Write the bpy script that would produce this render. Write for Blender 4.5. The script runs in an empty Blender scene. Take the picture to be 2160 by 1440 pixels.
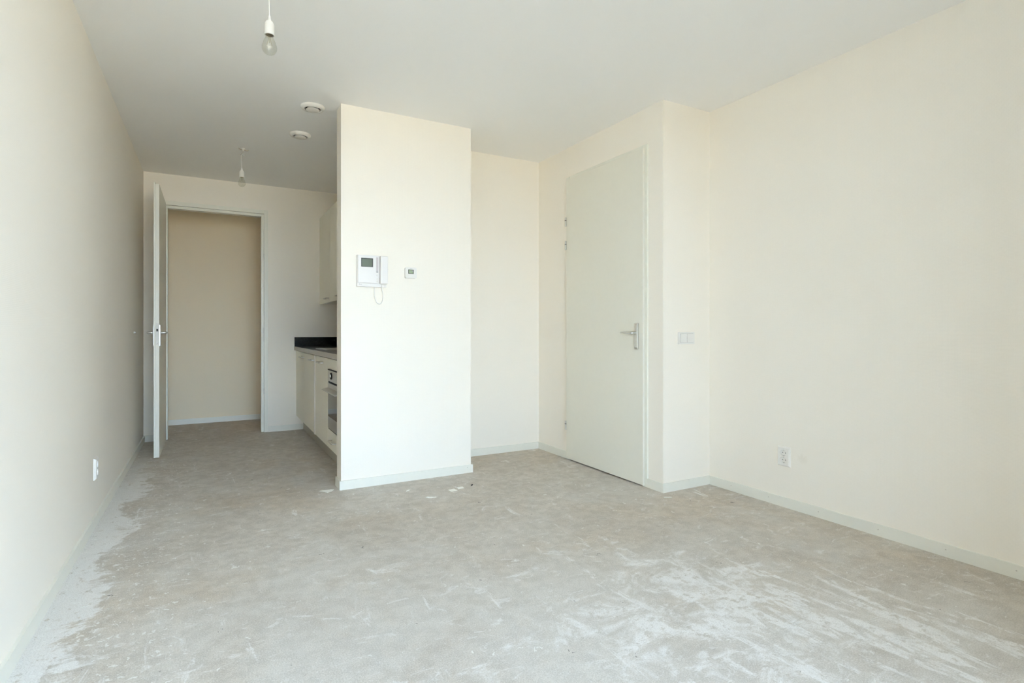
import bpy, bmesh, math, random
from mathutils import Vector, Matrix
random.seed(7)
D = bpy.data
S = bpy.context.scene
COL = S.collection

# ------------------------------------------------------------------ camera, sky, exposure
# window behind the camera: inner face of its wall, then the opening (x0, x1, sill, head)
YW = -0.30
BLOCKL, BLOCKR, BLOCKO = 1.8, 0.0, 1.5     # added light blockers outside: depth of left wall, right wall, slab
WX0, WX1, WZ0, WZ1 = -0.45, 1.60, 0.10, 2.42

cam_d = D.cameras.new('camera'); cam = D.objects.new('camera', cam_d); COL.objects.link(cam)
cam.location = (0, 0, 1.0743)
cam.rotation_euler = (math.radians(90), 0, math.radians(-28.9013))
cam_d.sensor_width = 36.0
cam_d.lens = 1156.1 * 36.0 / 2160.0
cam_d.shift_y = -23.85 / 2160.0
cam_d.clip_start = 0.02
S.camera = cam

W = D.worlds.new('sky'); S.world = W; W.use_nodes = True
bg = W.node_tree.nodes['Background']
bg.inputs['Color'].default_value = (0.735, 0.97, 1.26, 1)
bg.inputs['Strength'].default_value = 16.0

sun_d = D.lights.new('sun', 'SUN'); sun = D.objects.new('sun', sun_d); COL.objects.link(sun)
sun_d.energy = 106.0; sun_d.color = (1.0, 0.90, 0.76); sun_d.angle = math.radians(1)
# the sun stands behind the building, so it lights the ground outside the window but not the room
sun.rotation_euler = (math.radians(-45), 0, math.radians(12))

VS = S.view_settings
VS.view_transform = 'Standard'; VS.look = 'None'; VS.gamma = 1.0; VS.use_curve_mapping = False
VS.exposure = 0.0
S.display_settings.display_device = 'sRGB'
S.cycles.max_bounces = 14; S.cycles.diffuse_bounces = 13; S.cycles.glossy_bounces = 4
S.cycles.transparent_max_bounces = 12
S.cycles.caustics_reflective = False; S.cycles.caustics_refractive = False

# ------------------------------------------------------------------ plan (metres)
H = 2.60
XL, XR = -0.5545, 3.0658
YB, YH = 6.3183, 7.29
XC0, XC1, YC, ST = 0.7754, 1.7339, 3.7856, 0.134
YR, XD, YP = 4.2569, 2.6294, 2.6929
KX = 1.40           # wall behind the kitchen units
BT, BH = 0.012, 0.06

# ------------------------------------------------------------------ materials
def new_mat(name):
    m = D.materials.new(name); m.use_nodes = True
    return m, m.node_tree.nodes, m.node_tree.links, m.node_tree.nodes['Principled BSDF']

def N(nodes, typ, **kw):
    n = nodes.new(typ)
    for k, v in kw.items():
        if k in n.inputs: n.inputs[k].default_value = v
        else: setattr(n, k, v)
    return n

def math_n(nodes, links, op, a, b=None, clamp=False):
    n = nodes.new('ShaderNodeMath'); n.operation = op; n.use_clamp = clamp
    for i, v in enumerate((a, b)):
        if v is None: continue
        if isinstance(v, (int, float)): n.inputs[i].default_value = v
        else: links.new(v, n.inputs[i])
    return n.outputs[0]

def mix_c(nodes, links, fac, a, b, blend='MIX'):
    n = nodes.new('ShaderNodeMix'); n.data_type = 'RGBA'; n.blend_type = blend
    fi, ai, bi = n.inputs['Factor'], n.inputs[6], n.inputs[7]
    for s, v in ((fi, fac), (ai, a), (bi, b)):
        if isinstance(v, (int, float)): s.default_value = v
        elif isinstance(v, tuple): s.default_value = (*v, 1) if len(v) == 3 else v
        else: links.new(v, s)
    return n.outputs[2]

def ramp(nodes, links, src, p0, p1):
    n = nodes.new('ShaderNodeMapRange'); n.interpolation_type = 'SMOOTHSTEP'
    n.inputs['From Min'].default_value = p0; n.inputs['From Max'].default_value = p1
    links.new(src, n.inputs['Value'])
    return n.outputs['Result']

def flat(name, col, rough=0.5, metal=0.0, spec=0.5, grain=0.03, scale=60, bump=0.0):
    """Plain paint, plastic or metal with a faint procedural grain."""
    m, n, l, p = new_mat(name)
    tc = n.new('ShaderNodeTexCoord')
    no = N(n, 'ShaderNodeTexNoise', Scale=scale, Detail=4.0)
    l.new(tc.outputs['Object'], no.inputs['Vector'])
    dark = tuple(c * (1 - grain) for c in col); lite = tuple(min(1, c * (1 + grain)) for c in col)
    l.new(mix_c(n, l, no.outputs['Fac'], dark, lite), p.inputs['Base Color'])
    p.inputs['Roughness'].default_value = rough; p.inputs['Metallic'].default_value = metal
    p.inputs['Specular IOR Level'].default_value = spec
    if bump:
        b = N(n, 'ShaderNodeBump', Strength=bump, Distance=0.001)
        l.new(no.outputs['Fac'], b.inputs['Height']); l.new(b.outputs['Normal'], p.inputs['Normal'])
    return m

def wall_mat(name, col, pitch=0.0085, weave=0.5, stain=None):
    """Cream painted woven wallpaper: fine diagonal weave and a little noise."""
    m, n, l, p = new_mat(name)
    tc = n.new('ShaderNodeTexCoord'); geo = n.new('ShaderNodeNewGeometry')
    sep = n.new('ShaderNodeSeparateXYZ'); l.new(geo.outputs['Position'], sep.inputs[0])
    a = math_n(n, l, 'ADD', sep.outputs['X'], sep.outputs['Y'])
    k = 2 * math.pi / (pitch * 1.414)
    u = math_n(n, l, 'MULTIPLY', math_n(n, l, 'ADD', a, sep.outputs['Z']), k)
    v = math_n(n, l, 'MULTIPLY', math_n(n, l, 'SUBTRACT', a, sep.outputs['Z']), k)
    w = math_n(n, l, 'MULTIPLY', math_n(n, l, 'SINE', u), math_n(n, l, 'SINE', v))
    no = N(n, 'ShaderNodeTexNoise', Scale=220.0, Detail=1.0); l.new(geo.outputs['Position'], no.inputs['Vector'])
    big = N(n, 'ShaderNodeTexNoise', Scale=1.3, Detail=1.0); l.new(geo.outputs['Position'], big.inputs['Vector'])
    hgt = math_n(n, l, 'ADD', math_n(n, l, 'MULTIPLY', w, 0.5), no.outputs['Fac'])
    c1 = tuple(c * 0.965 for c in col); c2 = tuple(min(1, c * 1.02) for c in col)
    fac = math_n(n, l, 'ADD', math_n(n, l, 'MULTIPLY', w, 0.28 * weave),
                 math_n(n, l, 'ADD', math_n(n, l, 'MULTIPLY', no.outputs['Fac'], 0.6), math_n(n, l, 'MULTIPLY', big.outputs['Fac'], 0.4)), clamp=True)
    c = mix_c(n, l, fac, c1, c2)
    if stain:
        d = n.new('ShaderNodeVectorMath'); d.operation = 'DISTANCE'; l.new(geo.outputs['Position'], d.inputs[0]); d.inputs[1].default_value = stain
        ns = N(n, 'ShaderNodeTexNoise', Scale=70.0, Detail=3.0); l.new(geo.outputs['Position'], ns.inputs['Vector'])
        dd = math_n(n, l, 'ADD', d.outputs['Value'], math_n(n, l, 'MULTIPLY', ns.outputs['Fac'], 0.05))
        f = math_n(n, l, 'MULTIPLY', ramp(n, l, dd, 0.062, 0.035), 0.12)
        c = mix_c(n, l, f, c, (0.60, 0.53, 0.40))
    l.new(c, p.inputs['Base Color'])
    p.inputs['Roughness'].default_value = 0.62; p.inputs['Specular IOR Level'].default_value = 0.25
    b = N(n, 'ShaderNodeBump', Strength=0.22 * weave, Distance=0.0012); l.new(hgt, b.inputs['Height']); l.new(b.outputs['Normal'], p.inputs['Normal'])
    return m

def floor_mat():
    """Grey-beige screed with white plaster smears, splashes and dust."""
    m, n, l, p = new_mat('bare_screed')
    geo = n.new('ShaderNodeNewGeometry'); P = geo.outputs['Position']
    sep = n.new('ShaderNodeSeparateXYZ'); l.new(P, sep.inputs[0])
    X, Y = sep.outputs['X'], sep.outputs['Y']
    def noise(scale, detail=6.0, rough=0.6, dist=0.0, rot=0.0, sx=1.0, sy=1.0, off=(0, 0, 0)):
        mp = n.new('ShaderNodeMapping'); mp.inputs['Rotation'].default_value = (0, 0, rot)
        mp.inputs['Scale'].default_value = (sx, sy, 1); mp.inputs['Location'].default_value = off
        l.new(P, mp.inputs['Vector'])
        t = N(n, 'ShaderNodeTexNoise', noise_dimensions='2D'); t.inputs['Scale'].default_value = scale; t.inputs['Detail'].default_value = detail; t.inputs['Roughness'].default_value = rough; t.inputs['Distortion'].default_value = dist
        l.new(mp.outputs[0], t.inputs['Vector']); return t.outputs['Fac']
    def blob(cx, cy, rx, ry, ang=0.0):
        mp = n.new('ShaderNodeMapping'); mp.vector_type = 'TEXTURE'
        mp.inputs['Location'].default_value = (cx, cy, 0); mp.inputs['Rotation'].default_value = (0, 0, ang); mp.inputs['Scale'].default_value = (rx, ry, 1)
        l.new(P, mp.inputs['Vector'])
        ln = n.new('ShaderNodeVectorMath'); ln.operation = 'LENGTH'; l.new(mp.outputs[0], ln.inputs[0])
        return ramp(n, l, ln.outputs['Value'], 1.0, 0.0)
    add = lambda a, b: math_n(n, l, 'ADD', a, b)
    mul = lambda a, b: math_n(n, l, 'MULTIPLY', a, b)
    mx = lambda a, b: math_n(n, l, 'MAXIMUM', a, b)
    # base screed
    base = mix_c(n, l, ramp(n, l, noise(2.2, 3, 0.65), 0.2, 0.8), FLOOR_A, FLOOR_B)
    base = mix_c(n, l, mul(ramp(n, l, noise(1.3, 2, 0.6, off=(3, 1, 0)), 0.50, 0.72), 0.50), base, FLOOR_BROWN)
    grain = noise(210, 1, 0.7)
    mot = noise(14, 4, 0.72, off=(2, 6, 0))
    base = mix_c(n, l, ramp(n, l, mot, 0.62, 0.36), base, mix_c(n, l, 0.24, base, (0.24, 0.21, 0.17)))
    # chalky film over the front half of the room
    film = add(blob(1.2, 1.2, 2.1, 1.7, 0.2), mul(blob(0.3, 2.2, 1.2, 1.3), 0.45))
    film_n = noise(1.7, 4, 0.66, 0.5, off=(5, 2, 0))
    f1 = ramp(n, l, add(film_n, mul(film, 0.30)), 0.44, 0.80)
    c = mix_c(n, l, mul(f1, 0.42), base, FLOOR_FILM)
    # plaster smears: blotches in the middle, drawn out towards the window on the right
    s1 = noise(4.2, 5, 0.72, 0.5, rot=0.5, sx=1.0, sy=1.5, off=(1, 7, 0))
    s2 = noise(5.0, 5, 0.70, 0.4, rot=0.08, sx=2.3, sy=0.55, off=(8, 3, 0))
    z1 = blob(1.72, 1.55, 1.05, 0.85, -0.45); z2 = blob(1.1, 1.25, 1.2, 0.8, -0.3); z3 = blob(2.15, 1.05, 0.75, 0.75)
    zone = add(mul(z1, 0.22), mul(z2, 0.09))
    fine = noise(24, 3, 0.75)
    sm = mx(ramp(n, l, add(s1, zone), 0.62, 0.84), mul(ramp(n, l, add(s2, add(mul(z3, 0.20), mul(z1, 0.10))), 0.63, 0.76), 0.9))
    # plaster left along the foot of the left wall
    dl = math_n(n, l, 'SUBTRACT', X, XL)
    edge_n = noise(2.6, 4, 0.75, 0.6, sx=1.6, sy=1.0, off=(2, 2, 0))
    edge_s = noise(9.0, 4, 0.75, 0.8, rot=0.25, sx=0.35, sy=2.0, off=(4, 4, 0))
    ed = add(add(dl, mul(edge_n, -0.50)), mul(edge_s, -0.26))
    em = mul(ramp(n, l, ed, -0.175, -0.25), ramp(n, l, Y, 5.9, 4.2))
    white = mx(mul(sm, ramp(n, l, fine, 0.30, 0.52)), mul(em, ramp(n, l, fine, 0.22, 0.42)))
    c = mix_c(n, l, mul(white, 0.80), c, FLOOR_WHITE)
    # faint fine marks everywhere
    st = noise(11.0, 5, 0.78, 1.2, rot=0.3, sx=0.8, sy=1.6, off=(3, 9, 0))
    c = mix_c(n, l, mul(ramp(n, l, st, 0.56, 0.72), 0.50), c, FLOOR_WHITE)
    dk = noise(6.0, 3, 0.75, off=(6, 1, 0))
    c = mix_c(n, l, mul(ramp(n, l, dk, 0.58, 0.80), 0.14), c, (0.36, 0.32, 0.27))
    # splashes of plaster and paint: ragged dots of several sizes
    wob = N(n, 'ShaderNodeTexNoise', Scale=38.0, Detail=1.0, noise_dimensions='2D'); l.new(P, wob.inputs['Vector'])
    def dots(scale, thr, lo, rad, off, sy=1.0):
        ad = n.new('ShaderNodeVectorMath'); ad.operation = 'MULTIPLY_ADD'; l.new(wob.outputs['Color'], ad.inputs[0]); ad.inputs[1].default_value = (0.05, 0.05, 0); l.new(P, ad.inputs[2])
        mp = n.new('ShaderNodeMapping'); mp.inputs['Location'].default_value = off; mp.inputs['Scale'].default_value = (1, sy, 1); l.new(ad.outputs[0], mp.inputs['Vector'])
        v = N(n, 'ShaderNodeTexVoronoi', Scale=scale, voronoi_dimensions='2D'); l.new(mp.outputs[0], v.inputs['Vector'])
        sc = n.new('ShaderNodeSeparateColor'); l.new(v.outputs['Color'], sc.inputs[0])
        keep = math_n(n, l, 'GREATER_THAN', sc.outputs[0], thr)
        r = add(mul(math_n(n, l, 'POWER', sc.outputs[1], 2.0), rad), lo)
        return mul(keep, math_n(n, l, 'LESS_THAN', v.outputs['Distance'], r))
    d = mx(dots(7, 0.90, 0.02, 0.07, (0, 0, 0)), dots(20, 0.88, 0.03, 0.10, (3.3, 1.7, 0)))
    near = ramp(n, l, add(dl, mul(edge_n, -0.5)), 0.42, -0.05)
    d = mx(d, mul(dots(32, 0.45, 0.06, 0.20, (1.3, 5.7, 0), 1.2), math_n(n, l, 'GREATER_THAN', near, 0.5)))
    c = mix_c(n, l, mul(d, 0.62), c, FLOOR_CHIP)
    b = dots(5, 0.72, 0.012, 0.018, (9.1, 2.2, 0))
    c = mix_c(n, l, mul(b, 0.75), c, (0.09, 0.085, 0.08))
    # sandy grain over everything
    c = mix_c(n, l, mul(ramp(n, l, grain, 0.52, 0.28), 0.20), c, (0.20, 0.185, 0.16))
    c = mix_c(n, l, mul(ramp(n, l, grain, 0.55, 0.75), 0.28), c, (0.85, 0.84, 0.82))
    # hair cracks
    cr = N(n, 'ShaderNodeTexVoronoi', Scale=3.2, feature='DISTANCE_TO_EDGE', voronoi_dimensions='2D')
    wv = N(n, 'ShaderNodeTexNoise', Scale=9.0, Detail=3.0, noise_dimensions='2D'); l.new(P, wv.inputs['Vector'])
    av = n.new('ShaderNodeVectorMath'); av.operation = 'MULTIPLY_ADD'; l.new(wv.outputs['Color'], av.inputs[0]); av.inputs[1].default_value = (0.22, 0.22, 0); l.new(P, av.inputs[2]); l.new(av.outputs[0], cr.inputs['Vector'])
    cm = mul(ramp(n, l, cr.outputs['Distance'], 0.006, 0.0), ramp(n, l, noise(2.0, 3, 0.5, 0, off=(7, 7, 0)), 0.52, 0.62))
    c = mix_c(n, l, mul(cm, 0.22), c, (0.20, 0.18, 0.16))
    l.new(c, p.inputs['Base Color'])
    p.inputs['Roughness'].default_value = 0.75; p.inputs['Specular IOR Level'].default_value = 0.3
    bp = N(n, 'ShaderNodeBump', Strength=0.25, Distance=0.003)
    l.new(noise(30, 2, 0.7), bp.inputs['Height']); l.new(bp.outputs['Normal'], p.inputs['Normal'])
    return m

FLOOR_A = (0.54, 0.49, 0.43); FLOOR_B = (0.63, 0.585, 0.525); FLOOR_BROWN = (0.58, 0.49, 0.385)
FLOOR_FILM = (0.655, 0.64, 0.61); FLOOR_WHITE = (0.84, 0.83, 0.815); FLOOR_CHIP = (0.86, 0.86, 0.83)

WALL_C = (0.925, 0.877, 0.795)
M_WALL = wall_mat('cream_wallpaper', WALL_C)
M_WALLR = wall_mat('cream_wallpaper_stained', WALL_C, stain=(XR, 2.005, 0.315))
M_WALLH = wall_mat('warm_light_wallpaper', (0.92, 0.81, 0.62))  # the hallway's warm bounced light is put into this wallpaper colour
M_CEIL = wall_mat('white_sprayed_ceiling', (0.92, 0.915, 0.905), pitch=0.011, weave=0.25)
M_FLOOR = floor_mat()
M_TRIM = flat('white_trim_paint', (0.83, 0.82, 0.745), 0.38, grain=0.015)
M_DOOR = flat('white_door_paint', (0.82, 0.80, 0.71), 0.42, grain=0.015, scale=25)
M_FRAME = flat('white_frame_paint', (0.83, 0.82, 0.735), 0.38, grain=0.015)
M_WHITE = flat('white_plastic', (0.84, 0.82, 0.78), 0.32, grain=0.01)
M_INTER = flat('cool_white_plastic', (0.82, 0.795, 0.775), 0.35, grain=0.01)
M_GREYP = flat('grey_plastic', (0.45, 0.44, 0.44), 0.4)
M_DARK = flat('dark_recess', (0.03, 0.03, 0.03), 0.7)
M_ALU = flat('satin_aluminium', (0.72, 0.72, 0.70), 0.30, metal=1.0)
M_PLUG = flat('filled_nail_hole', (0.58, 0.56, 0.50), 0.6)
M_LOCK = flat('pale_lock_plate', (0.74, 0.71, 0.66), 0.35)
M_STEEL = flat('brushed_steel', (0.60, 0.58, 0.54), 0.28, metal=1.0, scale=120)
M_CAB = flat('white_cabinet_laminate', (0.90, 0.87, 0.76), 0.40, grain=0.015)
M_PLIN = flat('grey_plinth_laminate', (0.46, 0.44, 0.37), 0.5)
M_BLACK = flat('black_polished_worktop', (0.012, 0.016, 0.014), 0.18, grain=0.3, scale=200)
M_EDGE = flat('grey_worktop_edge', (0.47, 0.43, 0.38), 0.35)
M_OVENG = flat('black_oven_glass', (0.02, 0.025, 0.025), 0.04, spec=1.6)
M_SCREEN = flat('dull_green_screen', (0.14, 0.165, 0.115), 0.25)
M_LCD = flat('pale_green_lcd', (0.33, 0.42, 0.25), 0.3)
M_PINK = flat('pinkish_label_strip', (0.58, 0.52, 0.52), 0.5)
M_CREAMP = flat('cream_cable_rubber', (0.74, 0.70, 0.60), 0.45)
M_BRASS = flat('brass_lamp_cap', (0.42, 0.34, 0.24), 0.35, metal=0.8)
M_GROUND = flat('sunlit_paving', (0.40, 0.345, 0.27), 0.9, grain=0.2, scale=2)
M_BLOCKER = flat('dark_light_blocker', (0.16, 0.13, 0.11), 0.9, grain=0.3, scale=9)  # dark so the added blockers outside the window bounce little light
M_PAPER = flat('white_plaster_flake', (0.92, 0.915, 0.87), 0.8, bump=0.4)

def glass_mat(name, tint, refl=1.0):
    m = D.materials.new(name); m.use_nodes = True; n, l = m.node_tree.nodes, m.node_tree.links
    n.clear(); out = n.new('ShaderNodeOutputMaterial')
    t = N(n, 'ShaderNodeBsdfTransparent', Color=(*tint, 1)); g = N(n, 'ShaderNodeBsdfGlossy', Roughness=0.02)
    lw = N(n, 'ShaderNodeLayerWeight', Blend=0.5); mx = n.new('ShaderNodeMixShader')   # Schlick reflectance of a thin clear shell
    sch = math_n(n, l, 'MULTIPLY_ADD', math_n(n, l, 'POWER', lw.outputs['Facing'], 5.0), 0.75 * refl); sch.node.inputs[2].default_value = 0.05
    l.new(sch, mx.inputs[0]); l.new(t.outputs[0], mx.inputs[1]); l.new(g.outputs[0], mx.inputs[2]); l.new(mx.outputs[0], out.inputs[0])
    return m
M_GLASS = glass_mat('clear_bulb_glass', (0.93, 0.93, 0.90))
M_PANE = glass_mat('window_glass', (0.97, 0.98, 0.98))

# ------------------------------------------------------------------ geometry helpers (world coordinates, re-based on the owner's origin)
ORG = {}
def bm_box(bm, x0, x1, y0, y1, z0, z1):
    v = [bm.verts.new((x, y, z)) for z in (z0, z1) for y in (y0, y1) for x in (x0, x1)]
    for f in ((0, 2, 3, 1), (4, 5, 7, 6), (0, 1, 5, 4), (2, 6, 7, 3), (0, 4, 6, 2), (1, 3, 7, 5)):
        bm.faces.new([v[i] for i in f])
def boxes(*bs):
    bm = bmesh.new()
    for b in bs: bm_box(bm, *b)
    return bm
def bevelled(bm, w, seg=2):
    bmesh.ops.bevel(bm, geom=bm.edges[:], offset=w, segments=seg, affect='EDGES', profile=0.6, clamp_overlap=True)
    return bm
def lathe(prof, axis='Z', at=(0, 0, 0), seg=32, close=True):
    """prof: list of (radius, height) along the axis."""
    bm = bmesh.new(); rings = []
    for r, h in prof:
        ring = []
        for i in range(seg):
            a = 2 * math.pi * i / seg; p = (r * math.cos(a), r * math.sin(a), h)
            if axis == 'X': p = (p[2], p[0], p[1])
            elif axis == 'Y': p = (p[0], p[2], p[1])
            ring.append(bm.verts.new(Vector(p) + Vector(at)))
        rings.append(ring)
    for a, b in zip(rings, rings[1:]):
        for i in range(seg): bm.faces.new((a[i], a[(i + 1) % seg], b[(i + 1) % seg], b[i]))
    if close:
        if prof[0][0] > 1e-5: bm.faces.new(rings[0][::-1])
        if prof[-1][0] > 1e-5: bm.faces.new(rings[-1])
    bmesh.ops.remove_doubles(bm, verts=bm.verts[:], dist=1e-6)
    bmesh.ops.recalc_face_normals(bm, faces=bm.faces[:])
    return bm
def tube(pts, r, seg=10, bm=None):
    bm = bm or bmesh.new(); pts = [Vector(p) for p in pts]; rings = []
    up = None
    for i, p in enumerate(pts):
        t = (pts[min(i + 1, len(pts) - 1)] - pts[max(i - 1, 0)]).normalized()
        if up is None: up = t.orthogonal().normalized()
        u = (up - t * up.dot(t)); u = u.normalized() if u.length > 1e-6 else t.orthogonal().normalized()
        up = u; w = t.cross(u)
        rr = r[i] if isinstance(r, (list, tuple)) else r
        rings.append([bm.verts.new(p + rr * (math.cos(2 * math.pi * k / seg) * u + math.sin(2 * math.pi * k / seg) * w)) for k in range(seg)])
    for a, b in zip(rings, rings[1:]):
        for k in range(seg): bm.faces.new((a[k], a[(k + 1) % seg], b[(k + 1) % seg], b[k]))
    bm.faces.new(rings[0][::-1]); bm.faces.new(rings[-1])
    return bm
def spline(ctrl, n=10):
    """Catmull-Rom through the control points."""
    c = [Vector(p) for p in ctrl]; c = [2 * c[0] - c[1]] + c + [2 * c[-1] - c[-2]]; out = []
    for i in range(1, len(c) - 2):
        for k in range(n):
            t = k / n; a, b, d, e = c[i - 1:i + 3]
            out.append(0.5 * ((2 * b) + (d - a) * t + (2 * a - 5 * b + 4 * d - e) * t * t + (3 * b - a - 3 * d + e) * t ** 3))
    out.append(c[-2]); return out
def prism(poly, axis, a, b):
    """Polygon of two coordinates swept along the third axis from a to b."""
    bm = bmesh.new()
    def pt(p, h): return {'X': (h, p[0], p[1]), 'Y': (p[0], h, p[1]), 'Z': (p[0], p[1], h)}[axis]
    lo = [bm.verts.new(pt(p, a)) for p in poly]; hi = [bm.verts.new(pt(p, b)) for p in poly]
    k = len(poly)
    for i in range(k): bm.faces.new((lo[i], lo[(i + 1) % k], hi[(i + 1) % k], hi[i]))
    bm.faces.new(lo[::-1]); bm.faces.new(hi)
    bmesh.ops.recalc_face_normals(bm, faces=bm.faces[:]); return bm
def rrect(x0, x1, z0, z1, r, seg=5):
    pts = []
    for cx, cz, a0 in ((x1 - r, z1 - r, 0), (x0 + r, z1 - r, 90), (x0 + r, z0 + r, 180), (x1 - r, z0 + r, 270)):
        for i in range(seg + 1):
            a = math.radians(a0 + 90 * i / seg); pts.append((cx + r * math.cos(a), cz + r * math.sin(a)))
    return pts

def obj(name, bm, mat, parent=None, smooth=False):
    if parent is None:
        xs = [v.co.x for v in bm.verts]; ys = [v.co.y for v in bm.verts]; zs = [v.co.z for v in bm.verts]
        org = Vector(((min(xs) + max(xs)) / 2, (min(ys) + max(ys)) / 2, min(zs)))
    else: org = ORG[parent.name]
    for v in bm.verts: v.co -= org
    me = D.meshes.new(name); bm.to_mesh(me); bm.free()
    me.materials.append(mat)
    if smooth:
        for p in me.polygons: p.use_smooth = True
        try: me.set_sharp_from_angle(angle=math.radians(40))
        except Exception: pass
    o = D.objects.new(name, me); COL.objects.link(o)
    if parent is None: o.location = org
    else: o.parent = parent
    ORG[o.name] = org
    return o
def thing(name, loc, label=None, cat=None, group=None, kind=None):
    o = D.objects.new(name, None); COL.objects.link(o); o.location = loc; o.empty_display_size = 0.1
    ORG[o.name] = Vector(loc); return tag(o, label, cat, group, kind)
def tag(o, label=None, cat=None, group=None, kind=None):
    for k, v in (('label', label), ('category', cat), ('group', group), ('kind', kind)):
        if v: o[k] = v
    return o
def struct(name, bm, mat, label, cat): return tag(obj(name, bm, mat), label, cat, kind='structure')
def cut(o, cutters):
    """Subtract bmeshes (world coordinates) from a mesh object and keep the plain result."""
    for cbm in cutters:
        for v in cbm.verts: v.co -= ORG[o.name]
        me = D.meshes.new('cutter'); cbm.to_mesh(me); cbm.free(); c = D.objects.new('cutter', me); COL.objects.link(c)
        if o.parent: c.location = o.parent.location
        else: c.location = o.location
        md = o.modifiers.new('b', 'BOOLEAN'); md.operation = 'DIFFERENCE'; md.object = c; md.solver = 'EXACT'
        bpy.context.view_layer.update()
        dg = bpy.context.evaluated_depsgraph_get(); new = D.meshes.new_from_object(o.evaluated_get(dg))
        o.modifiers.clear(); old = o.data; o.data = new; D.meshes.remove(old)
        D.objects.remove(c); D.meshes.remove(me)

# ------------------------------------------------------------------ shell
struct('floor', boxes((-1.8, 4.4, YW - 0.15, 8.0, -0.12, 0)), M_FLOOR, 'bare grey screed floor smeared and spattered with white plaster', 'floor')
struct('ceiling', boxes((-1.8, 4.4, YW - 0.15, 8.0, H, H + 0.15)), M_CEIL, 'flat white sprayed ceiling above the whole room', 'ceiling')
struct('wall_left', boxes((XL - 0.12, XL, YW, YB, 0, H)), M_WALL, 'long cream wallpapered wall with a low double socket near the open door', 'wall')
struct('wall_right', boxes((XR, XR + 0.12, YW, YP, 0, H)), M_WALLR, 'large cream wallpapered wall with double socket in the right foreground', 'wall')
FX0, FX1, FZ = -0.424, 0.543, 2.338       # frame of the open door
struct('wall_back', boxes((-1.1, FX0, YB, YB + 0.1, 0, H), (FX1, KX + 0.1, YB, YB + 0.1, 0, H), (FX0, FX1, YB, YB + 0.1, FZ, H)), M_WALL,
       'cream end wall of the kitchen with the open doorway', 'wall')
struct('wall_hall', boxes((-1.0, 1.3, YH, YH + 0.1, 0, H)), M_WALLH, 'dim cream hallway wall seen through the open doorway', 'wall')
struct('wall_hall_side', boxes((-1.1, -1.0, YB + 0.1, YH + 0.1, 0, H)), M_WALL, 'hallway side wall beyond the open door leaf', 'wall')
struct('wall_hall_end', boxes((1.3, 1.4, YB + 0.1, YH + 0.1, 0, H)), M_WALL, 'hallway end wall behind the kitchen', 'wall')
struct('wall_kitchen', boxes((KX, KX + 0.1, YC + ST, YB, 0, H)), M_WALL, 'cream wall behind the kitchen units', 'wall')
struct('wall_partition', boxes((XC0, XC1, YC, YC + ST, 0, H)), M_WALL, 'cream partition panel in the middle carrying intercom and thermostat', 'wall')
struct('wall_alcove_side', boxes((XC1 - 0.1, XC1, YC + ST, YR + 0.1, 0, H)), M_WALL, 'short return wall of the alcove behind the partition', 'wall')
struct('wall_alcove', boxes((XC1, XD, YR, YR + 0.1, 0, H)), M_WALL, 'recessed cream alcove wall between the partition and the closed door', 'wall')
GY0, GY1, GZ = 2.832, 3.800, 2.349        # frame of the closed door
struct('wall_door_side', boxes((XD, XD + 0.1, YP, GY0, 0, H), (XD, XD + 0.1, GY1, YR + 0.1, 0, H), (XD, XD + 0.1, GY0, GY1, GZ, H)), M_WALL,
       'cream wall around the closed white door', 'wall')
struct('wall_pier', boxes((XD + 0.1, XR + 0.12, YP, YP + 0.1, 0, H)), M_WALL, 'narrow cream pier with the double light switch', 'wall')
struct('wall_closet', boxes((3.6, 3.7, YP, YR + 0.2, 0, H), (XD, 3.7, YR + 0.1, YR + 0.2, 0, H), (XR + 0.12, 3.7, YP, YP + 0.1, 0, H)), M_WALL, 'closet walls behind the closed white door', 'wall')
# window wall behind the camera
struct('wall_front', boxes((XL - 0.12, WX0, YW - 0.15, YW, 0, H), (WX1, XR + 0.12, YW - 0.15, YW, 0, H), (WX0, WX1, YW - 0.15, YW, WZ1, H), (WX0, WX1, YW - 0.15, YW, 0, WZ0)), M_WALL,
       'window wall behind the camera', 'wall')
WM = (WX0 + WX1) / 2
wn = thing('window_1', (WM, YW - 0.1, WZ0), 'wide white framed window behind the camera', 'window', kind='structure')
fw = 0.06
obj('window_frame', boxes((WX0, WX1, YW - 0.13, YW - 0.07, WZ0, WZ0 + fw), (WX0, WX1, YW - 0.13, YW - 0.07, WZ1 - fw, WZ1), (WX0, WX0 + fw, YW - 0.13, YW - 0.07, WZ0 + fw, WZ1 - fw),
    (WX1 - fw, WX1, YW - 0.13, YW - 0.07, WZ0 + fw, WZ1 - fw), (WM - 0.03, WM + 0.03, YW - 0.13, YW - 0.07, WZ0 + fw, WZ1 - fw)), M_FRAME, wn)
for a, b in ((WX0 + fw, WM - 0.03), (WM + 0.03, WX1 - fw)):
    obj('pane', boxes((a, b, YW - 0.104, YW - 0.098, WZ0 + fw, WZ1 - fw)), M_PANE, wn)
struct('ground_outside', boxes((-40, 42, -60, YW - 0.16, -0.5, -0.4)), M_GROUND, 'sunlit paving outside the window', 'ground')

struct('wall_shadow_caster', boxes((-8, 11, YW - 0.15, 9.0, H + 0.151, 9.0)), M_GROUND, 'unseen block added above the room to shade the ground outside', 'building')  # unseen mass added to lengthen the shadow on the ground outside
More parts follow.
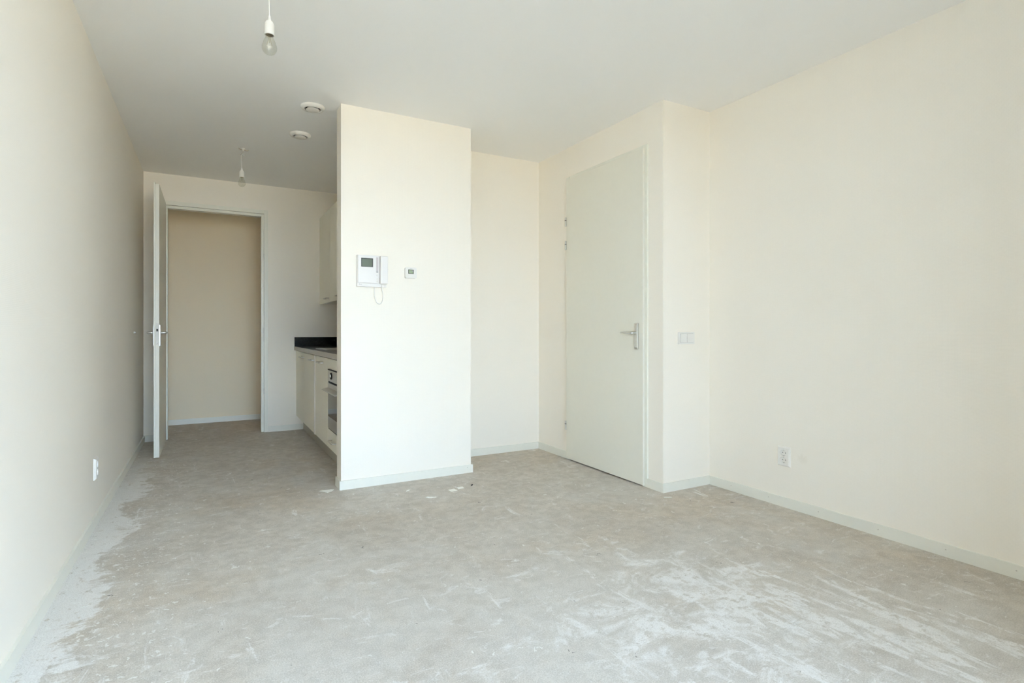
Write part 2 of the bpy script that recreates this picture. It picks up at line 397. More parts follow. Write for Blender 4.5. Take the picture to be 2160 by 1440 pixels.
# unseen light blockers added outside the window: dark side walls, slab above, floor below
LY = YW - 0.151
wl = [(WX0 - 0.25, WX0 - 0.005, LY - BLOCKL, LY, -0.39, 2.62)]
if BLOCKR > 0: wl.append((WX1 + 0.005, WX1 + 0.25, LY - BLOCKR, LY, -0.39, 2.62))
struct('wall_light_blocker', boxes(*wl), M_BLOCKER, 'unseen dark side wall added outside the window to block light', 'wall')
struct('light_blocker_slab', boxes((WX0 - 0.25, WX1 + 2.0, LY - BLOCKO, LY, 2.621, 2.80)), M_BLOCKER, 'unseen slab added outside above the window to block sky light', 'slab')
struct('light_blocker_floor', boxes((WX0 - 0.004, WX1 + 2.0, LY - BLOCKO, LY, -0.2, -0.02)), M_BLOCKER, 'unseen dark floor added outside the window to block light from below', 'floor')
# baseboards
BB = 'painted wooden baseboard '
def base(name, lab, *bs): return struct(name, boxes(*[(a, b, c, d, 0.0, BH) for a, b, c, d in bs]), M_TRIM, 'white ' + BB + lab, 'baseboard')
base('baseboard_left', 'along the foot of the left wall', (XL, XL + BT, YW, YB))
bb_r = base('baseboard_right', 'along the foot of the right wall', (XR - BT, XR, YW, YP))
base('baseboard_back', 'at the kitchen end wall beside the open doorway', (XL + BT, FX0, YB - BT, YB), (FX1, 0.893, YB - BT, YB))
base('baseboard_hall', 'along the hallway wall beyond the doorway', (-1.0, 1.3, YH - BT, YH))
bb_c = base('baseboard_partition', 'wrapped round the foot of the partition panel', (XC0 - BT, XC1 + BT, YC - BT, YC), (XC0 - BT, XC0, YC, YC + ST))
base('baseboard_alcove', 'in the alcove beside the closed door', (XC1, XD, YR - BT, YR), (XD - BT, XD, GY1, YR - BT))
base('baseboard_pier', 'round the foot of the pier by the closed door', (XD - BT, XD, YP - BT, GY0), (XD, XR - BT, YP - BT, YP))
def plug(parent, at, axis):
    s = -1
    obj('nail_plug', lathe([(0.0001, 0.0), (0.0032, 0.0), (0.0032, s * 0.0006), (0.0001, s * 0.0006)], axis, at, 10), M_PLUG, parent)
for y in (2.50, 2.22, 1.90, 1.58, 1.28, 1.02): plug(bb_r, (XR - BT, y, 0.035), 'X')
plug(bb_c, (1.70, YC - BT, 0.042), 'Y')

# ------------------------------------------------------------------ doors
def handle_plate(parent, at, n, along, lever_sign, length=0.115):
    """Narrow aluminium back plate with a lever. at: plate centre on the leaf; n: outward normal; along: lever direction."""
    at, n, along = Vector(at), Vector(n), Vector(along) * lever_sign; up = Vector((0, 0, 1)); side = Vector(along)
    def P(a, b, c): return at + side * a + up * b + n * c
    bm = bmesh.new()
    prof = [(-0.020, 0), (-0.020, 0.005), (-0.014, 0.009), (0.014, 0.009), (0.020, 0.005), (0.020, 0)]
    rows = [[bm.verts.new(P(a, z, c * k)) for a, c in prof] for z, k in ((-0.09, 0.55), (-0.075, 1.0), (0.0, 1.05), (0.075, 1.0), (0.09, 0.55))]
    for r0, r1 in zip(rows, rows[1:]):
        for i in range(len(prof) - 1): bm.faces.new((r0[i], r0[i + 1], r1[i + 1], r1[i]))
        bm.faces.new((r0[-1], r0[0], r1[0], r1[-1]))
    bm.faces.new(rows[0][::-1]); bm.faces.new(rows[-1])
    bmesh.ops.recalc_face_normals(bm, faces=bm.faces[:])
    pl = obj('handle_plate', bm, M_ALU, parent)
    z = 0.022
    path = spline([P(0, z, 0.006), P(0, z, 0.026), P(0.004, z, 0.040), P(0.020, z, 0.047), P(length * 0.6, z + 0.001, 0.047), P(length, z + 0.002, 0.045)], 6)
    k = len(path); rad = [0.0105 if i < k * 0.35 else 0.0105 - 0.0045 * (i - k * 0.35) / (k * 0.65) for i in range(k)]
    obj('lever', tube(path, rad, 12), M_ALU, parent, smooth=True)
    for zz in (-0.08, 0.08):
        bm = bmesh.new(); c = P(0, zz, 0.0085)
        bmesh.ops.create_uvsphere(bm, u_segments=8, v_segments=6, radius=0.0028, matrix=Matrix.Translation(c)); obj('screw', bm, M_GREYP, parent)
    return pl

# closed door in the side wall
d1 = thing('door_1', (XD, (GY0 + GY1) / 2, 0), 'closed flush white door with lever handle beside the pier', 'door', kind='structure')
fo = XD - 0.012
fr = obj('door_frame', bevelled(boxes((fo, XD + 0.1, GY0, GY0 + 0.045, 0, GZ), (fo, XD + 0.1, GY1 - 0.045, GY1, 0, GZ), (fo, XD + 0.1, GY0 + 0.045, GY1 - 0.045, GZ - 0.045, GZ)), 0.0015, 1), M_FRAME, d1)
lx = fo - 0.016
leaf = obj('door_leaf', bevelled(boxes((lx, fo - 0.001, GY0 + 0.023, GY1 - 0.023, 0.010, GZ - 0.026)), 0.0012, 1), M_DOOR, d1)
obj('leaf_core', boxes((fo - 0.001, fo + 0.026, GY0 + 0.05, GY1 - 0.05, 0.012, GZ - 0.05)), M_DOOR, leaf)
handle_plate(leaf, (lx, 2.920, 1.033), (-1, 0, 0), (0, 1, 0), 1)
for z in (1.975, 1.778, 0.284):
    h = obj('hinge', lathe([(0.0001, z - 0.037), (0.006, z - 0.037), (0.007, z - 0.034), (0.007, z + 0.034), (0.006, z + 0.037), (0.0001, z + 0.037)], 'Z', (lx - 0.004, GY1 - 0.019, 0), 12), M_ALU, d1)
    obj('hinge_leaf', boxes((lx - 0.001, lx + 0.012, GY1 - 0.024, GY1 - 0.016, z - 0.034, z + 0.034)), M_GREYP, h)
    obj('hinge_ring', lathe([(0.0074, z + 0.009), (0.0074, z + 0.014)], 'Z', (lx - 0.004, GY1 - 0.019, 0), 12), M_DARK, h)

# open door at the end of the kitchen
d2 = thing('door_2', ((FX0 + FX1) / 2, YB, 0), 'open white door standing at right angles to the kitchen end wall', 'door', kind='structure')
yf = YB - 0.006
fj = 0.039     # rebate line
obj('door_frame', bevelled(boxes((FX0, FX0 + fj, yf, YB + 0.1, 0, FZ), (FX1 - fj, FX1, yf, YB + 0.1, 0, FZ), (FX0 + fj, FX1 - fj, yf, YB + 0.1, FZ - fj, FZ)), 0.0015, 1), M_FRAME, d2)
obj('door_stop_strip', bevelled(boxes((FX0 + fj, FX0 + fj + 0.026, yf + 0.028, YB + 0.1, 0, FZ - fj), (FX1 - fj - 0.026, FX1 - fj, yf + 0.028, YB + 0.1, 0, FZ - fj),
    (FX0 + fj + 0.026, FX1 - fj - 0.026, yf + 0.028, YB + 0.1, FZ - fj - 0.026, FZ - fj)), 0.0015, 1), M_FRAME, d2)
for z0, z1 in ((0.955, 1.10), (0.40, 0.46), (1.82, 1.88)):
    obj('strike_plate', boxes((FX1 - fj - 0.0015, FX1 - fj + 0.001, yf + 0.004, yf + 0.022, z0, z1)), M_GREYP, d2)
LX0, LX1, LY0, LY1 = -0.409, -0.369, 5.462, YB - 0.012
leaf = obj('door_leaf', bevelled(boxes((LX0, LX0 + 0.014, LY0, LY1, 0.004, 2.317), (LX0 + 0.0141, LX1, LY0 + 0.004, LY1, 0.004, 2.303)), 0.001, 1), M_DOOR, d2)
handle_plate(leaf, (LX1, LY0 + 0.05, 1.031), (1, 0, 0), (0, 1, 0), 1)
handle_plate(leaf, (LX0, LY0 + 0.05, 1.031), (-1, 0, 0), (0, 1, 0), 1)
lp = obj('lock_plate', boxes((LX0 + 0.017, LX1 - 0.003, LY0 + 0.003, LY0 + 0.0045, 0.950, 1.135)), M_LOCK, leaf)
obj('latch', boxes((LX0 + 0.020, LX0 + 0.032, LY0 - 0.004, LY0 + 0.003, 1.064, 1.086)), M_DARK, leaf)
for z in (0.965, 1.120):
    bm = bmesh.new(); bmesh.ops.create_uvsphere(bm, u_segments=8, v_segments=6, radius=0.0035, matrix=Matrix.Translation((LX0 + 0.026, LY0 + 0.003, z))); obj('screw', bm, M_WHITE, leaf)
for z in (0.30, 1.20, 2.05):
    obj('hinge', lathe([(0.0001, z - 0.04), (0.0075, z - 0.04), (0.0075, z + 0.04), (0.0001, z + 0.04)], 'Z', (LX0 + 0.002, YB - 0.012, 0), 12), M_ALU, d2)
# rubber door stop on the left wall, level with the handle
ds = thing('wall_door_stop', (XL, 5.542, 1.045), 'small round pale door stop on the left wall level with the door handle', 'door stop')
obj('stop_base', lathe([(0.0001, 0), (0.010, 0), (0.010, 0.003), (0.007, 0.005)], 'X', (XL, 5.542, 1.055), 16), M_CREAMP, ds, True)
obj('stop_tip', lathe([(0.007, 0.005), (0.0075, 0.010), (0.005, 0.014), (0.0001, 0.015)], 'X', (XL, 5.542, 1.055), 16), M_WHITE, ds, True)

# ------------------------------------------------------------------ kitchen
KF = 0.82                                   # cabinet front plane
units = [6.3183 - 0.002, 5.715, 5.135]      # door boundaries of the far double unit
def bow_handle(parent, x, yc, z, length=0.16, depth=0.03):
    p = [(x, yc + length / 2, z), (x - depth * 0.8, yc + length / 2 - 0.004, z), (x - depth, yc + length / 2 - 0.016, z), (x - depth, yc, z),
         (x - depth, yc - length / 2 + 0.016, z), (x - depth * 0.8, yc - length / 2 + 0.004, z), (x, yc - length / 2, z)]
    return obj('handle', tube(spline(p, 4), 0.0055, 10), M_STEEL, parent, smooth=True)
def cabinet_body(t, y0, y1, z0, z1, x0, x1):
    w = 0.016
    return obj('body', boxes((x0, x1, y0, y0 + w, z0, z1), (x0, x1, y1 - w, y1, z0, z1), (x0, x1, y0 + w, y1 - w, z0, z0 + w), (x0, x1, y0 + w, y1 - w, z1 - w, z1), (x1 - w, x1, y0 + w, y1 - w, z0 + w, z1 - w)), M_CAB, t)
def cab_door(t, y0, y1, z0, z1, xf, name='door'):
    return obj(name, bevelled(boxes((xf, xf + 0.018, y0 + 0.0012, y1 - 0.0012, z0, z1)), 0.0012, 1), M_CAB, t)
c1 = thing('base_cabinet', (KF + 0.3, 5.72, 0.15), 'white double door base cabinet beside the kitchen end wall', 'cabinet', 'kitchen base cabinets')
cabinet_body(c1, 5.135, 6.316, 0.15, 0.86, KF + 0.019, KX - 0.002)
for y0, y1 in ((5.7265, 6.316), (5.137, 5.7265)):
    dr = cab_door(c1, y0, y1, 0.153, 0.852, KF); bow_handle(dr, KF, y0 + 0.088, 0.805)
fs = obj('filler_strip', bevelled(boxes((KF - 0.004, KF + 0.02, 5.098, 5.134, 0.15, 0.852)), 0.001, 1), M_WHITE, c1)
c2 = thing('dishwasher_cabinet', (KF + 0.3, 4.79, 0.15), 'white single door base cabinet between the double cabinet and the oven', 'cabinet', 'kitchen base cabinets')
cabinet_body(c2, 4.500, 5.097, 0.15, 0.86, KF + 0.019, KX - 0.002)
dr = cab_door(c2, 4.502, 5.096, 0.153, 0.852, KF); bow_handle(dr, KF, 4.79, 0.805)
OY0, OY1 = YC + ST + 0.003, 4.497
c3 = thing('oven_cabinet', (KF + 0.3, 4.2, 0.15), 'white oven housing with a drawer, partly hidden behind the partition', 'cabinet', 'kitchen base cabinets')
cabinet_body(c3, OY0, OY1, 0.15, 0.86, KF + 0.019, KX - 0.002)
cab_door(c3, OY0, OY1, 0.772, 0.852, KF, 'top_panel')
obj('side_panel', boxes((KF, KF + 0.018, 4.466, OY1 - 0.001, 0.306, 0.770)), M_CAB, c3)
obj('shelf', boxes((KF + 0.019, KX - 0.02, OY0 + 0.017, OY1 - 0.017, 0.285, 0.301)), M_CAB, c3)
dw = cab_door(c3, OY0, OY1, 0.153, 0.300, KF, 'drawer'); bow_handle(dw, KF, 4.255, 0.232)
# built-in oven
o_ = thing('built_in_oven', (KF + 0.25, 4.2, 0.303), 'steel built-in oven with dark glass door next to the partition', 'oven')
oy0, oy1 = OY0 + 0.004, 4.464
xo = KF - 0.006
obj('oven_body', boxes((KF + 0.02, KX - 0.03, oy0 + 0.02, oy1 - 0.02, 0.306, 0.762)), M_DARK, o_)
cp = obj('control_panel', bevelled(boxes((xo, KF + 0.019, oy0, oy1, 0.678, 0.764)), 0.0015, 1), M_STEEL, o_)
obj('panel_edge', boxes((xo - 0.002, KF + 0.018, oy0, oy1, 0.7642, 0.7702)), M_DARK, o_)
for yk in (4.325, 4.06):
    k = obj('knob', lathe([(0.026, 0), (0.026, -0.005), (0.024, -0.007), (0.0001, -0.007)], 'X', (xo, yk, 0.724), 24), M_DARK, cp, True)
    obj('knob_face', lathe([(0.015, -0.0072), (0.014, -0.014), (0.0001, -0.014)], 'X', (xo, yk, 0.724), 24), M_STEEL, k, True)
obj('air_slot', boxes((xo + 0.004, KF + 0.018, oy0, oy1, 0.666, 0.6778)), M_DARK, o_)
dd = obj('oven_door', bevelled(boxes((xo, KF + 0.019, oy0, oy1, 0.602, 0.664), (xo, KF + 0.019, oy0, oy1, 0.310, 0.402)), 0.0015, 1), M_STEEL, o_)
obj('door_glass', boxes((xo + 0.001, KF + 0.018, oy0, oy1, 0.4022, 0.6018)), M_OVENG, dd)
obj('oven_handle', bevelled(prism([(xo, 0.628), (xo - 0.048, 0.618), (xo - 0.050, 0.611), (xo - 0.044, 0.609), (xo, 0.616)], 'Y', oy0 + 0.03, oy1 - 0.012), 0.001, 1), M_STEEL, dd)
obj('vent_gap', boxes((xo + 0.004, KF + 0.018, oy0, oy1, 0.3032, 0.3098)), M_DARK, o_)
# plinth, worktop, sink
tag(obj('kitchen_plinth', boxes((0.893, 0.909, YC + ST + 0.002, YB - 0.001, 0.004, 0.149)), M_PLIN), 'grey kick board under the kitchen base cabinets', 'plinth')
wt = thing('kitchen_worktop', (1.1, 5.1, 0.862), 'black polished kitchen worktop with pale front edge and upstand', 'worktop')
SX0, SX1, SY0, SY1 = 0.885, 1.285, 4.97, 5.47
obj('slab', boxes((0.804, SX0 + 0.02, YC + ST + 0.002, YB - 0.001, 0.862, 0.900), (SX1 - 0.02, KX - 0.001, YC + ST + 0.002, YB - 0.001, 0.862, 0.900),
    (SX0 + 0.02, SX1 - 0.02, YC + ST + 0.002, SY0 + 0.02, 0.862, 0.900), (SX0 + 0.02, SX1 - 0.02, SY1 - 0.02, YB - 0.001, 0.862, 0.900)), M_BLACK, wt)
obj('front_edge', bevelled(boxes((0.800, 0.8038, YC + ST + 0.002, YB - 0.001, 0.860, 0.900)), 0.001, 1), M_EDGE, wt)
obj('upstand', boxes((0.803, KX - 0.001, YB - 0.015, YB - 0.001, 0.9002, 0.998), (KX - 0.015, KX - 0.001, YC + ST + 0.002, YB - 0.016, 0.9002, 0.998)), M_BLACK, wt)
sk = thing('kitchen_sink', ((SX0 + SX1) / 2, (SY0 + SY1) / 2, 0.9), 'stainless steel inset sink in the black worktop', 'sink')
obj('rim', bevelled(boxes((SX0, SX1, SY0, SY0 + 0.03, 0.9002, 0.905), (SX0, SX1, SY1 - 0.03, SY1, 0.9002, 0.905), (SX0, SX0 + 0.03, SY0 + 0.03, SY1 - 0.03, 0.9002, 0.905), (SX1 - 0.03, SX1, SY0 + 0.03, SY1 - 0.03, 0.9002, 0.905)), 0.001, 1), M_STEEL, sk)
a, b, c, d = SX0 + 0.024, SX1 - 0.024, SY0 + 0.024, SY1 - 0.024
obj('basin', boxes((a, a + 0.004, c, d, 0.885, 0.9001), (b - 0.004, b, c, d, 0.885, 0.9001), (a + 0.004, b - 0.004, c, c + 0.004, 0.885, 0.9001), (a + 0.004, b - 0.004, d - 0.004, d, 0.885, 0.9001), (a, b, c, d, 0.880, 0.8849)), M_STEEL, sk)
# wall cabinets
UX = 1.063
for i, (y0, y1) in enumerate(((5.717, 6.316), (5.115, 5.714))):
    u = thing('wall_cabinet', (UX + 0.17, (y0 + y1) / 2, 1.363), ('white upper cabinet against the kitchen end wall', 'white upper cabinet nearer the partition, almost hidden by it')[i], 'cabinet', 'kitchen wall cabinets')
    cabinet_body(u, y0, y1, 1.363, 2.302, UX + 0.019, KX - 0.002)
    dr = cab_door(u, y0, y1, 1.358, 2.304, UX); bow_handle(dr, UX, y0 + 0.13, 1.400)

# ------------------------------------------------------------------ ceiling lamps and vents
def pendant(x, y, ztop, zs, label, dx=0.0, hook=False):
    """Bare clear bulb in a white holder. zs: height of the top of the holder; ztop: ceiling."""
    t = thing('pendant_bulb', (x, y, ztop), label, 'lamp', 'bare ceiling bulbs')
    bx = x + dx
    sh = obj('lamp_holder', lathe([(0.0001, zs + 0.022), (0.0035, zs + 0.022), (0.005, zs + 0.010), (0.0075, zs + 0.001), (0.0130, zs - 0.002), (0.0165, zs - 0.009), (0.0180, zs - 0.018), (0.0180, zs - 0.052), (0.0192, zs - 0.0535), (0.0192, zs - 0.057), (0.0168, zs - 0.057), (0.0160, zs - 0.030), (0.0001, zs - 0.030)], 'Z', (bx, y, 0), 28), M_WHITE, t, True)
    z0 = zs - 0.057
    obj('bulb_cap', lathe([(0.0001, z0 + 0.028), (0.0133, z0 + 0.028), (0.0133, z0 + 0.0005), (0.0001, z0 + 0.0005)], 'Z', (bx, y, 0), 24), M_BRASS, t, True)
    R = 0.0285; zc = z0 - 0.050; prof = [(0.0132, z0)]
    for i in range(1, 6):
        q = i / 6; prof.append((0.0132 + (R * 0.86 - 0.0132) * (q * q * (3 - 2 * q)), z0 + (zc + R * 0.5 - z0) * q))
    for i in range(0, 13):
        a = math.radians(30 - 120 * i / 12); prof.append((max(0.0001, R * math.cos(a)), zc + R * math.sin(a)))
    bl = obj('bulb_glass', lathe(prof, 'Z', (bx, y, 0), 32, close=False), M_GLASS, t, True)
    st = obj('stem', lathe([(0.0001, z0 - 0.001), (0.006, z0 - 0.001), (0.0035, z0 - 0.016), (0.0028, z0 - 0.030), (0.0001, z0 - 0.030)], 'Z', (bx, y, 0), 12), M_GLASS, bl, True)
    bm = tube(spline([(bx - 0.003, y, z0 - 0.012), (bx - 0.008, y, z0 - 0.034), (bx - 0.010, y, z0 - 0.042)], 4), 0.0006, 6)
    tube(spline([(bx + 0.003, y, z0 - 0.012), (bx + 0.008, y, z0 - 0.034), (bx + 0.010, y, z0 - 0.042)], 4), 0.0006, 6, bm)
    obj('support_wire', bm, M_BRASS, bl)
    obj('filament', tube(spline([(bx - 0.010, y, z0 - 0.042), (bx - 0.005, y + 0.004, z0 - 0.045), (bx, y, z0 - 0.042), (bx + 0.005, y - 0.004, z0 - 0.045), (bx + 0.010, y, z0 - 0.042)], 5), 0.0006, 6), M_ALU, bl)
    if hook:
        hk = obj('ceiling_hook', lathe([(0.0001, ztop), (0.014, ztop), (0.014, ztop - 0.004), (0.009, ztop - 0.010), (0.005, ztop - 0.022), (0.0001, ztop - 0.022)], 'Z', (x, y, 0), 20), M_WHITE, t, True)
        bm = tube(spline([(x - 0.004, y, ztop - 0.010), (x - 0.022, y - 0.006, ztop - 0.012), (x - 0.036, y - 0.010, ztop - 0.003)], 5), 0.0022, 8)
        tube(spline([(x + 0.004, y, ztop - 0.010), (x + 0.020, y + 0.004, ztop - 0.014), (x + 0.034, y + 0.006, ztop - 0.014), (x + 0.040, y + 0.006, ztop - 0.006)], 5), 0.0026, 8, bm)
        obj('terminal_wire', bm, M_BRASS, hk)
        obj('cord_loop', tube(spline([(x, y, ztop - 0.020), (x + 0.006, y, ztop - 0.040), (x + 0.008, y, ztop - 0.058), (x + 0.001, y, ztop - 0.062), (x - 0.010, y, ztop - 0.048), (x - 0.002, y, ztop - 0.034), (x - 0.012, y, ztop - 0.048), (x - 0.022, y, ztop - 0.060)], 6), 0.0020, 8), M_GREYP, t, True)
        obj('cord', tube(spline([(x - 0.012, y, ztop - 0.048), (x - 0.014, y, ztop - 0.08), (x - 0.013, y, (ztop + zs) / 2), (bx, y, zs + 0.018)], 6), 0.0017, 8), M_WHITE, t, True)
    else:
        obj('ceiling_rose', lathe([(0.0001, ztop), (0.030, ztop), (0.030, ztop - 0.012), (0.012, ztop - 0.022), (0.0001, ztop - 0.022)], 'Z', (x, y, 0), 24), M_WHITE, t, True)
        obj('cord', tube(spline([(x, y, ztop - 0.018), (x + dx * 0.2, y, ztop - 0.08), (x + dx * 0.75, y, (ztop + zs) / 2 - 0.02), (bx, y, zs + 0.018)], 8), 0.0016, 8), M_WHITE, t, True)
    return t
pendant(0.200, 2.419, H, 2.325, 'bare clear bulb on a thin cord at the top edge of the picture', dx=0.013)
pendant(0.248, 5.121, H, 2.412, 'small distant bare bulb on a hooked cord in front of the kitchen end wall', dx=-0.010, hook=True)
for (x, y), lab in (((0.618, 3.935), 'round white ceiling vent nearer the camera, right beside the partition top'), ((0.620, 4.538), 'round white ceiling vent farther into the kitchen')):
    t = thing('ceiling_vent', (x, y, H), lab, 'vent', 'round ceiling vents')
    obj('outer_ring', lathe([(0.050, H - 0.004), (0.052, H - 0.018), (0.058, H - 0.022), (0.070, H - 0.019), (0.078, H - 0.008), (0.078, H), (0.050, H), (0.050, H - 0.004)], 'Z', (x, y, 0), 48, close=False), M_WHITE, t, True)
    obj('throat', lathe([(0.0499, H - 0.003), (0.0001, H - 0.003)], 'Z', (x, y, 0), 32), M_DARK, t)
    obj('valve_disc', lathe([(0.0001, H - 0.004), (0.030, H - 0.004), (0.043, H - 0.020), (0.044, H - 0.025), (0.040, H - 0.028), (0.0001, H - 0.029)], 'Z', (x, y, 0), 40), M_WHITE, t, True)

# ------------------------------------------------------------------ wall devices
# video intercom on the partition
ic = thing('video_intercom', (0.976, YC, 1.37), 'white video intercom with small screen and corded handset on the partition', 'intercom')
IX0, IX1, IZ0, IZ1 = 0.877, 1.078, 1.371, 1.586; yb = YC
fx = lambda px: IX0 + (px - 165) / 680.0 * (IX1 - IX0)
fz = lambda py: IZ1 - (py - 190) / 762.0 * (IZ1 - IZ0)
back = obj('body', bevelled(boxes((IX0 - 0.002, IX1, yb - 0.030, yb, IZ0, IZ1)), 0.004, 2), M_INTER, ic)
obj('front_cover', bevelled(boxes((fx(168), fx(655), yb - 0.044, yb - 0.0305, fz(865), IZ1 - 0.001)), 0.004, 2), M_INTER, ic)
sb = obj('screen_bezel', boxes((fx(228), fx(524), yb - 0.0448, yb - 0.0442, fz(487), fz(256))), M_WHITE, ic)
s1 = obj('screen_border', boxes((fx(240), fx(512), yb - 0.0454, yb - 0.0449, fz(477), fz(266))), M_DARK, sb)
obj('screen', boxes((fx(254), fx(494), yb - 0.0460, yb - 0.0455, fz(466), fz(284))), M_SCREEN, sb)
ls = obj('label_strip', boxes((fx(587), fx(632), yb - 0.0450, yb - 0.0442, fz(612), fz(235))), M_PINK, ic)
obj('label_strip_end', boxes((fx(590), fx(630), yb - 0.0455, yb - 0.0451, fz(610), fz(560))), M_GREYP, ls)
obj('label_strip_cap', boxes((fx(590), fx(630), yb - 0.0455, yb - 0.0451, fz(245), fz(236))), M_GREYP, ls)
for py in (660, 755, 815):
    bt = obj('button', lathe([(0.0072, 0), (0.0072, -0.0018), (0.006, -0.0026), (0.0001, -0.0026)], 'Y', (fx(615), yb - 0.0441, fz(py)), 20), M_WHITE, ic, True)
    obj('button_mark', lathe([(0.0014, -0.0027), (0.0014, -0.0031), (0.0001, -0.0031)], 'Y', (fx(615), yb - 0.0441, fz(py)), 8), M_GREYP, bt)
hs = obj('handset', bevelled(boxes((fx(674), fx(848), yb - 0.062, yb - 0.0305, fz(872), fz(200))), 0.005, 3), M_INTER, ic)
obj('handset_ridge', bevelled(boxes((fx(674) + 0.003, fx(708), yb - 0.0636, yb - 0.0621, fz(862), fz(212))), 0.0005, 1), M_WHITE, hs)
obj('corner_button', bevelled(boxes((fx(726), fx(838), yb - 0.034, yb - 0.0302, fz(955), fz(886))), 0.0015, 1), M_WHITE, ic)
ring = obj('corner_ring', lathe([(0.006, 0), (0.006, -0.0006), (0.0048, -0.0006), (0.0048, 0)], 'Y', (fx(792), yb - 0.0341, fz(918)), 20, close=False), M_PINK, ic)
# small unreadable maker's mark as short grey strokes
bm = bmesh.new()
for x0, x1, z0, z1 in ((200, 206, 907, 884), (206, 218, 890, 884), (206, 218, 907, 900), (214, 219, 907, 884), (224, 229, 907, 892), (233, 244, 907, 893), (248, 252, 907, 893), (256, 266, 907, 893)):
    bm_box(bm, fx(x0), fx(x1), yb - 0.0306, yb - 0.0301, fz(z0), fz(z1))
obj('maker_mark', bm, M_GREYP, ic)
path = spline([(fx(578), yb - 0.014, fz(945)), (fx(572), yb - 0.016, fz(1010)), (fx(566), yb - 0.018, fz(1070)), (fx(580), yb - 0.016, fz(1200)), (fx(622), yb - 0.014, fz(1318)), (fx(690), yb - 0.014, fz(1355)),
               (fx(752), yb - 0.014, fz(1310)), (fx(772), yb - 0.016, fz(1200)), (fx(764), yb - 0.018, fz(1080)), (fx(748), yb - 0.019, fz(1020)), (fx(738), yb - 0.018, fz(945))], 10)
obj('handset_cord', tube(path, [0.0034 + 0.0006 * math.sin(i * 1.6) for i in range(len(path))], 10), M_WHITE, ic, True)
# thermostat
th = thing('thermostat', (1.257, YC, 1.443), 'small square white thermostat with green display right of the intercom', 'thermostat')
TX0, TX1, TZ0, TZ1 = 1.214, 1.299, 1.443, 1.521
bm = prism(rrect(TX0, TX1, TZ0, TZ1, 0.012), 'Y', YC - 0.026, YC)
ed = [e for e in bm.edges if all(abs(v.co.y - (YC - 0.026)) < 1e-6 for v in e.verts)]
bmesh.ops.bevel(bm, geom=ed, offset=0.004, segments=2, affect='EDGES')
obj('housing', bm, M_WHITE, th, True)
yt = YC - 0.026
sc = obj('display_border', boxes((1.235, 1.2745, yt - 0.0006, yt + 0.0005, 1.475, 1.5045)), M_DARK, th)
obj('display', boxes((1.2385, 1.2690, yt - 0.0011, yt - 0.0007, 1.4775, 1.5015)), M_LCD, sc)
obj('digits', boxes((1.244, 1.2458, yt - 0.0014, yt - 0.0012, 1.483, 1.497), (1.250, 1.2518, yt - 0.0014, yt - 0.0012, 1.483, 1.497), (1.2445, 1.251, yt - 0.0014, yt - 0.0012, 1.4955, 1.4972), (1.250, 1.256, yt - 0.0014, yt - 0.0012, 1.478, 1.4805), (1.2605, 1.2685, yt - 0.0014, yt - 0.0012, 1.490, 1.500)), M_GREYP, sc)
obj('maker_mark', boxes((1.247, 1.2495, yt - 0.0004, yt + 0.0005, 1.5095, 1.5145), (1.2515, 1.258, yt - 0.0004, yt + 0.0005, 1.5095, 1.513), (1.2595, 1.264, yt - 0.0004, yt + 0.0005, 1.5095, 1.513)), M_GREYP, th)

def dish(o, n, u, at, dep):
    pass
def double_socket(name, wall_x, yc, zc, sgn, label):
    """Vertical double earthed socket. sgn: direction the plate faces along X."""
    t = thing(name, (wall_x, yc, zc - 0.06), label, 'socket', 'double wall sockets')
    w2, h2, th_ = 0.0425, 0.060, 0.012
    bm = bmesh.new()
    def row(k, inset): return [bm.verts.new((wall_x + sgn * k, yc + a * (w2 - inset), zc + b * (h2 - inset))) for a, b in ((-1, -1), (1, -1), (1, 1), (-1, 1))]
    r = [row(0, 0), row(0.003, 0), row(th_, 0.008)]
    for p, q in zip(r, r[1:]):
        for i in range(4): bm.faces.new((p[i], p[(i + 1) % 4], q[(i + 1) % 4], q[i]))
    bm.faces.new(r[0]); bm.faces.new(r[-1]); bmesh.ops.recalc_face_normals(bm, faces=bm.faces[:])
    pl = obj('cover_plate', bm, M_WHITE, t)
    zz = (zc + 0.0215, zc - 0.0215)
    cut(pl, [lathe([(0.0001, 0.002 * sgn), (0.0195, 0.002 * sgn), (0.0195, 0.02 * sgn), (0.0001, 0.02 * sgn)], 'X', (wall_x, yc, z), 32) for z in zz])
    for z in zz:
        wl = obj('socket_well', lathe([(0.0001, 0.0021 * sgn), (0.0188, 0.0021 * sgn), (0.0192, 0.0118 * sgn), (0.0200, 0.0128 * sgn), (0.0204, 0.0122 * sgn), (0.0204, 0.0116 * sgn)], 'X', (wall_x, yc, z), 32, close=False), M_WHITE, t, True)
        for s in (-1, 1):
            obj('pin_hole', lathe([(0.0026, 0.0022 * sgn), (0.0026, 0.0026 * sgn), (0.0001, 0.0026 * sgn)], 'X', (wall_x, yc + s * 0.0095, z), 10), M_DARK, wl)
            obj('earth_clip', boxes((min(wall_x + sgn * 0.0022, wall_x + sgn * 0.009), max(wall_x + sgn * 0.0022, wall_x + sgn * 0.009), yc - 0.003, yc + 0.003, z + s * 0.0165 - 0.0012, z + s * 0.0165 + 0.0012)), M_GREYP, wl)
    return t
double_socket('wall_socket', XR, 2.121, 0.307, -1, 'white double socket low on the right wall')
double_socket('wall_socket', XL, 3.765, 0.312, 1, 'white double socket low on the left wall, seen edge on')

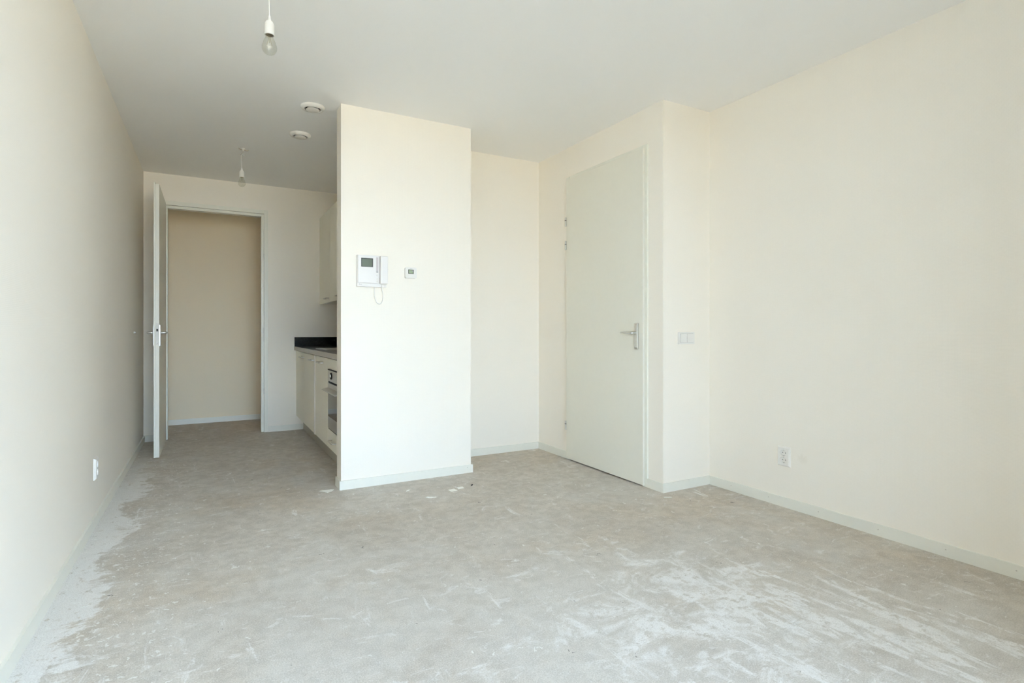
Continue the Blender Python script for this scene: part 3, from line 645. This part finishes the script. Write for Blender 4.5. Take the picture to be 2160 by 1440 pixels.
# double light switch on the pier
sw = thing('light_switch', (2.835, YP, 0.98), 'white two-gang light switch on the narrow pier', 'light switch')
bm = boxes((2.760, 2.912, YP - 0.010, YP, 0.980, 1.062)); obj('switch_frame', bevelled(bm, 0.003, 2), M_WHITE, sw)
for x0, x1 in ((2.777, 2.8345), (2.8385, 2.896)):
    obj('rocker_gap', boxes((x0 - 0.001, x1 + 0.001, YP - 0.0103, YP - 0.0095, 0.991, 1.051)), M_GREYP, sw)
    obj('rocker', prism([(YP - 0.0104, 0.9925), (YP - 0.0145, 0.9925), (YP - 0.0135, 1.021), (YP - 0.0165, 1.0495), (YP - 0.0104, 1.0495)], 'X', x0 + 0.0005, x1 - 0.0005), M_WHITE, sw)

# ------------------------------------------------------------------ flakes lying on the floor
def flake(x, y, pts, label, h=0.0025, rot=0.0):
    c, s = math.cos(rot), math.sin(rot)
    bm = prism([(x + a * c - b * s, y + a * s + b * c) for a, b in pts], 'Z', 0.0003, h)
    return tag(obj('plaster_flake', bm, M_PAPER), label, 'flake', 'flakes on the floor')
sq = lambda w, d: [(-w, -d), (w, -d * 0.9), (w * 0.95, d), (-w * 0.92, d * 0.95)]
flake(1.429, 3.410, sq(0.024, 0.024), 'larger square white flake on the floor in front of the partition', rot=0.1)
flake(1.497, 3.437, sq(0.022, 0.020), 'square white flake beside the larger one, nearer the alcove', rot=-0.1)
flake(1.245, 3.333, [(-0.03, 0.02), (-0.012, 0.024), (0.004, 0.006), (0.035, -0.004), (0.034, -0.013), (0.002, -0.012), (-0.02, -0.002)], 'crooked white plaster smear on the floor, nearest of the flakes before the partition')
flake(0.694, 3.800, [(-0.055, 0.022), (-0.03, 0.03), (0.0, 0.022), (0.025, 0.028), (0.042, 0.012), (0.018, -0.026), (-0.012, -0.042), (-0.028, -0.012)], 'big pale plaster flake on the floor at the partition corner')
flake(1.161, 3.546, [(-0.016, -0.014), (0.006, -0.002), (0.022, 0.012), (0.008, 0.014), (-0.008, 0.002)], 'small white flake on the floor below the intercom')
flake(2.578, 2.600, sq(0.026, 0.006), 'thin white flake on the floor at the corner of the pier', rot=-0.5)
tag(obj('dark_chip', prism([(1.583, 3.454), (1.600, 3.474), (1.604, 3.468), (1.590, 3.450)], 'Z', 0.0003, 0.004), M_DARK), 'tiny dark chip on the floor right of the square flakes', 'chip')
tag(obj('string_scrap', tube(spline([(2.855, 2.640, 0.0016), (2.850, 2.600, 0.0018), (2.836, 2.560, 0.0016), (2.830, 2.520, 0.0016), (2.822, 2.490, 0.0016)], 6), 0.0014, 6), M_PAPER), 'thin white string scrap on the floor in the corner by the pier', 'string')
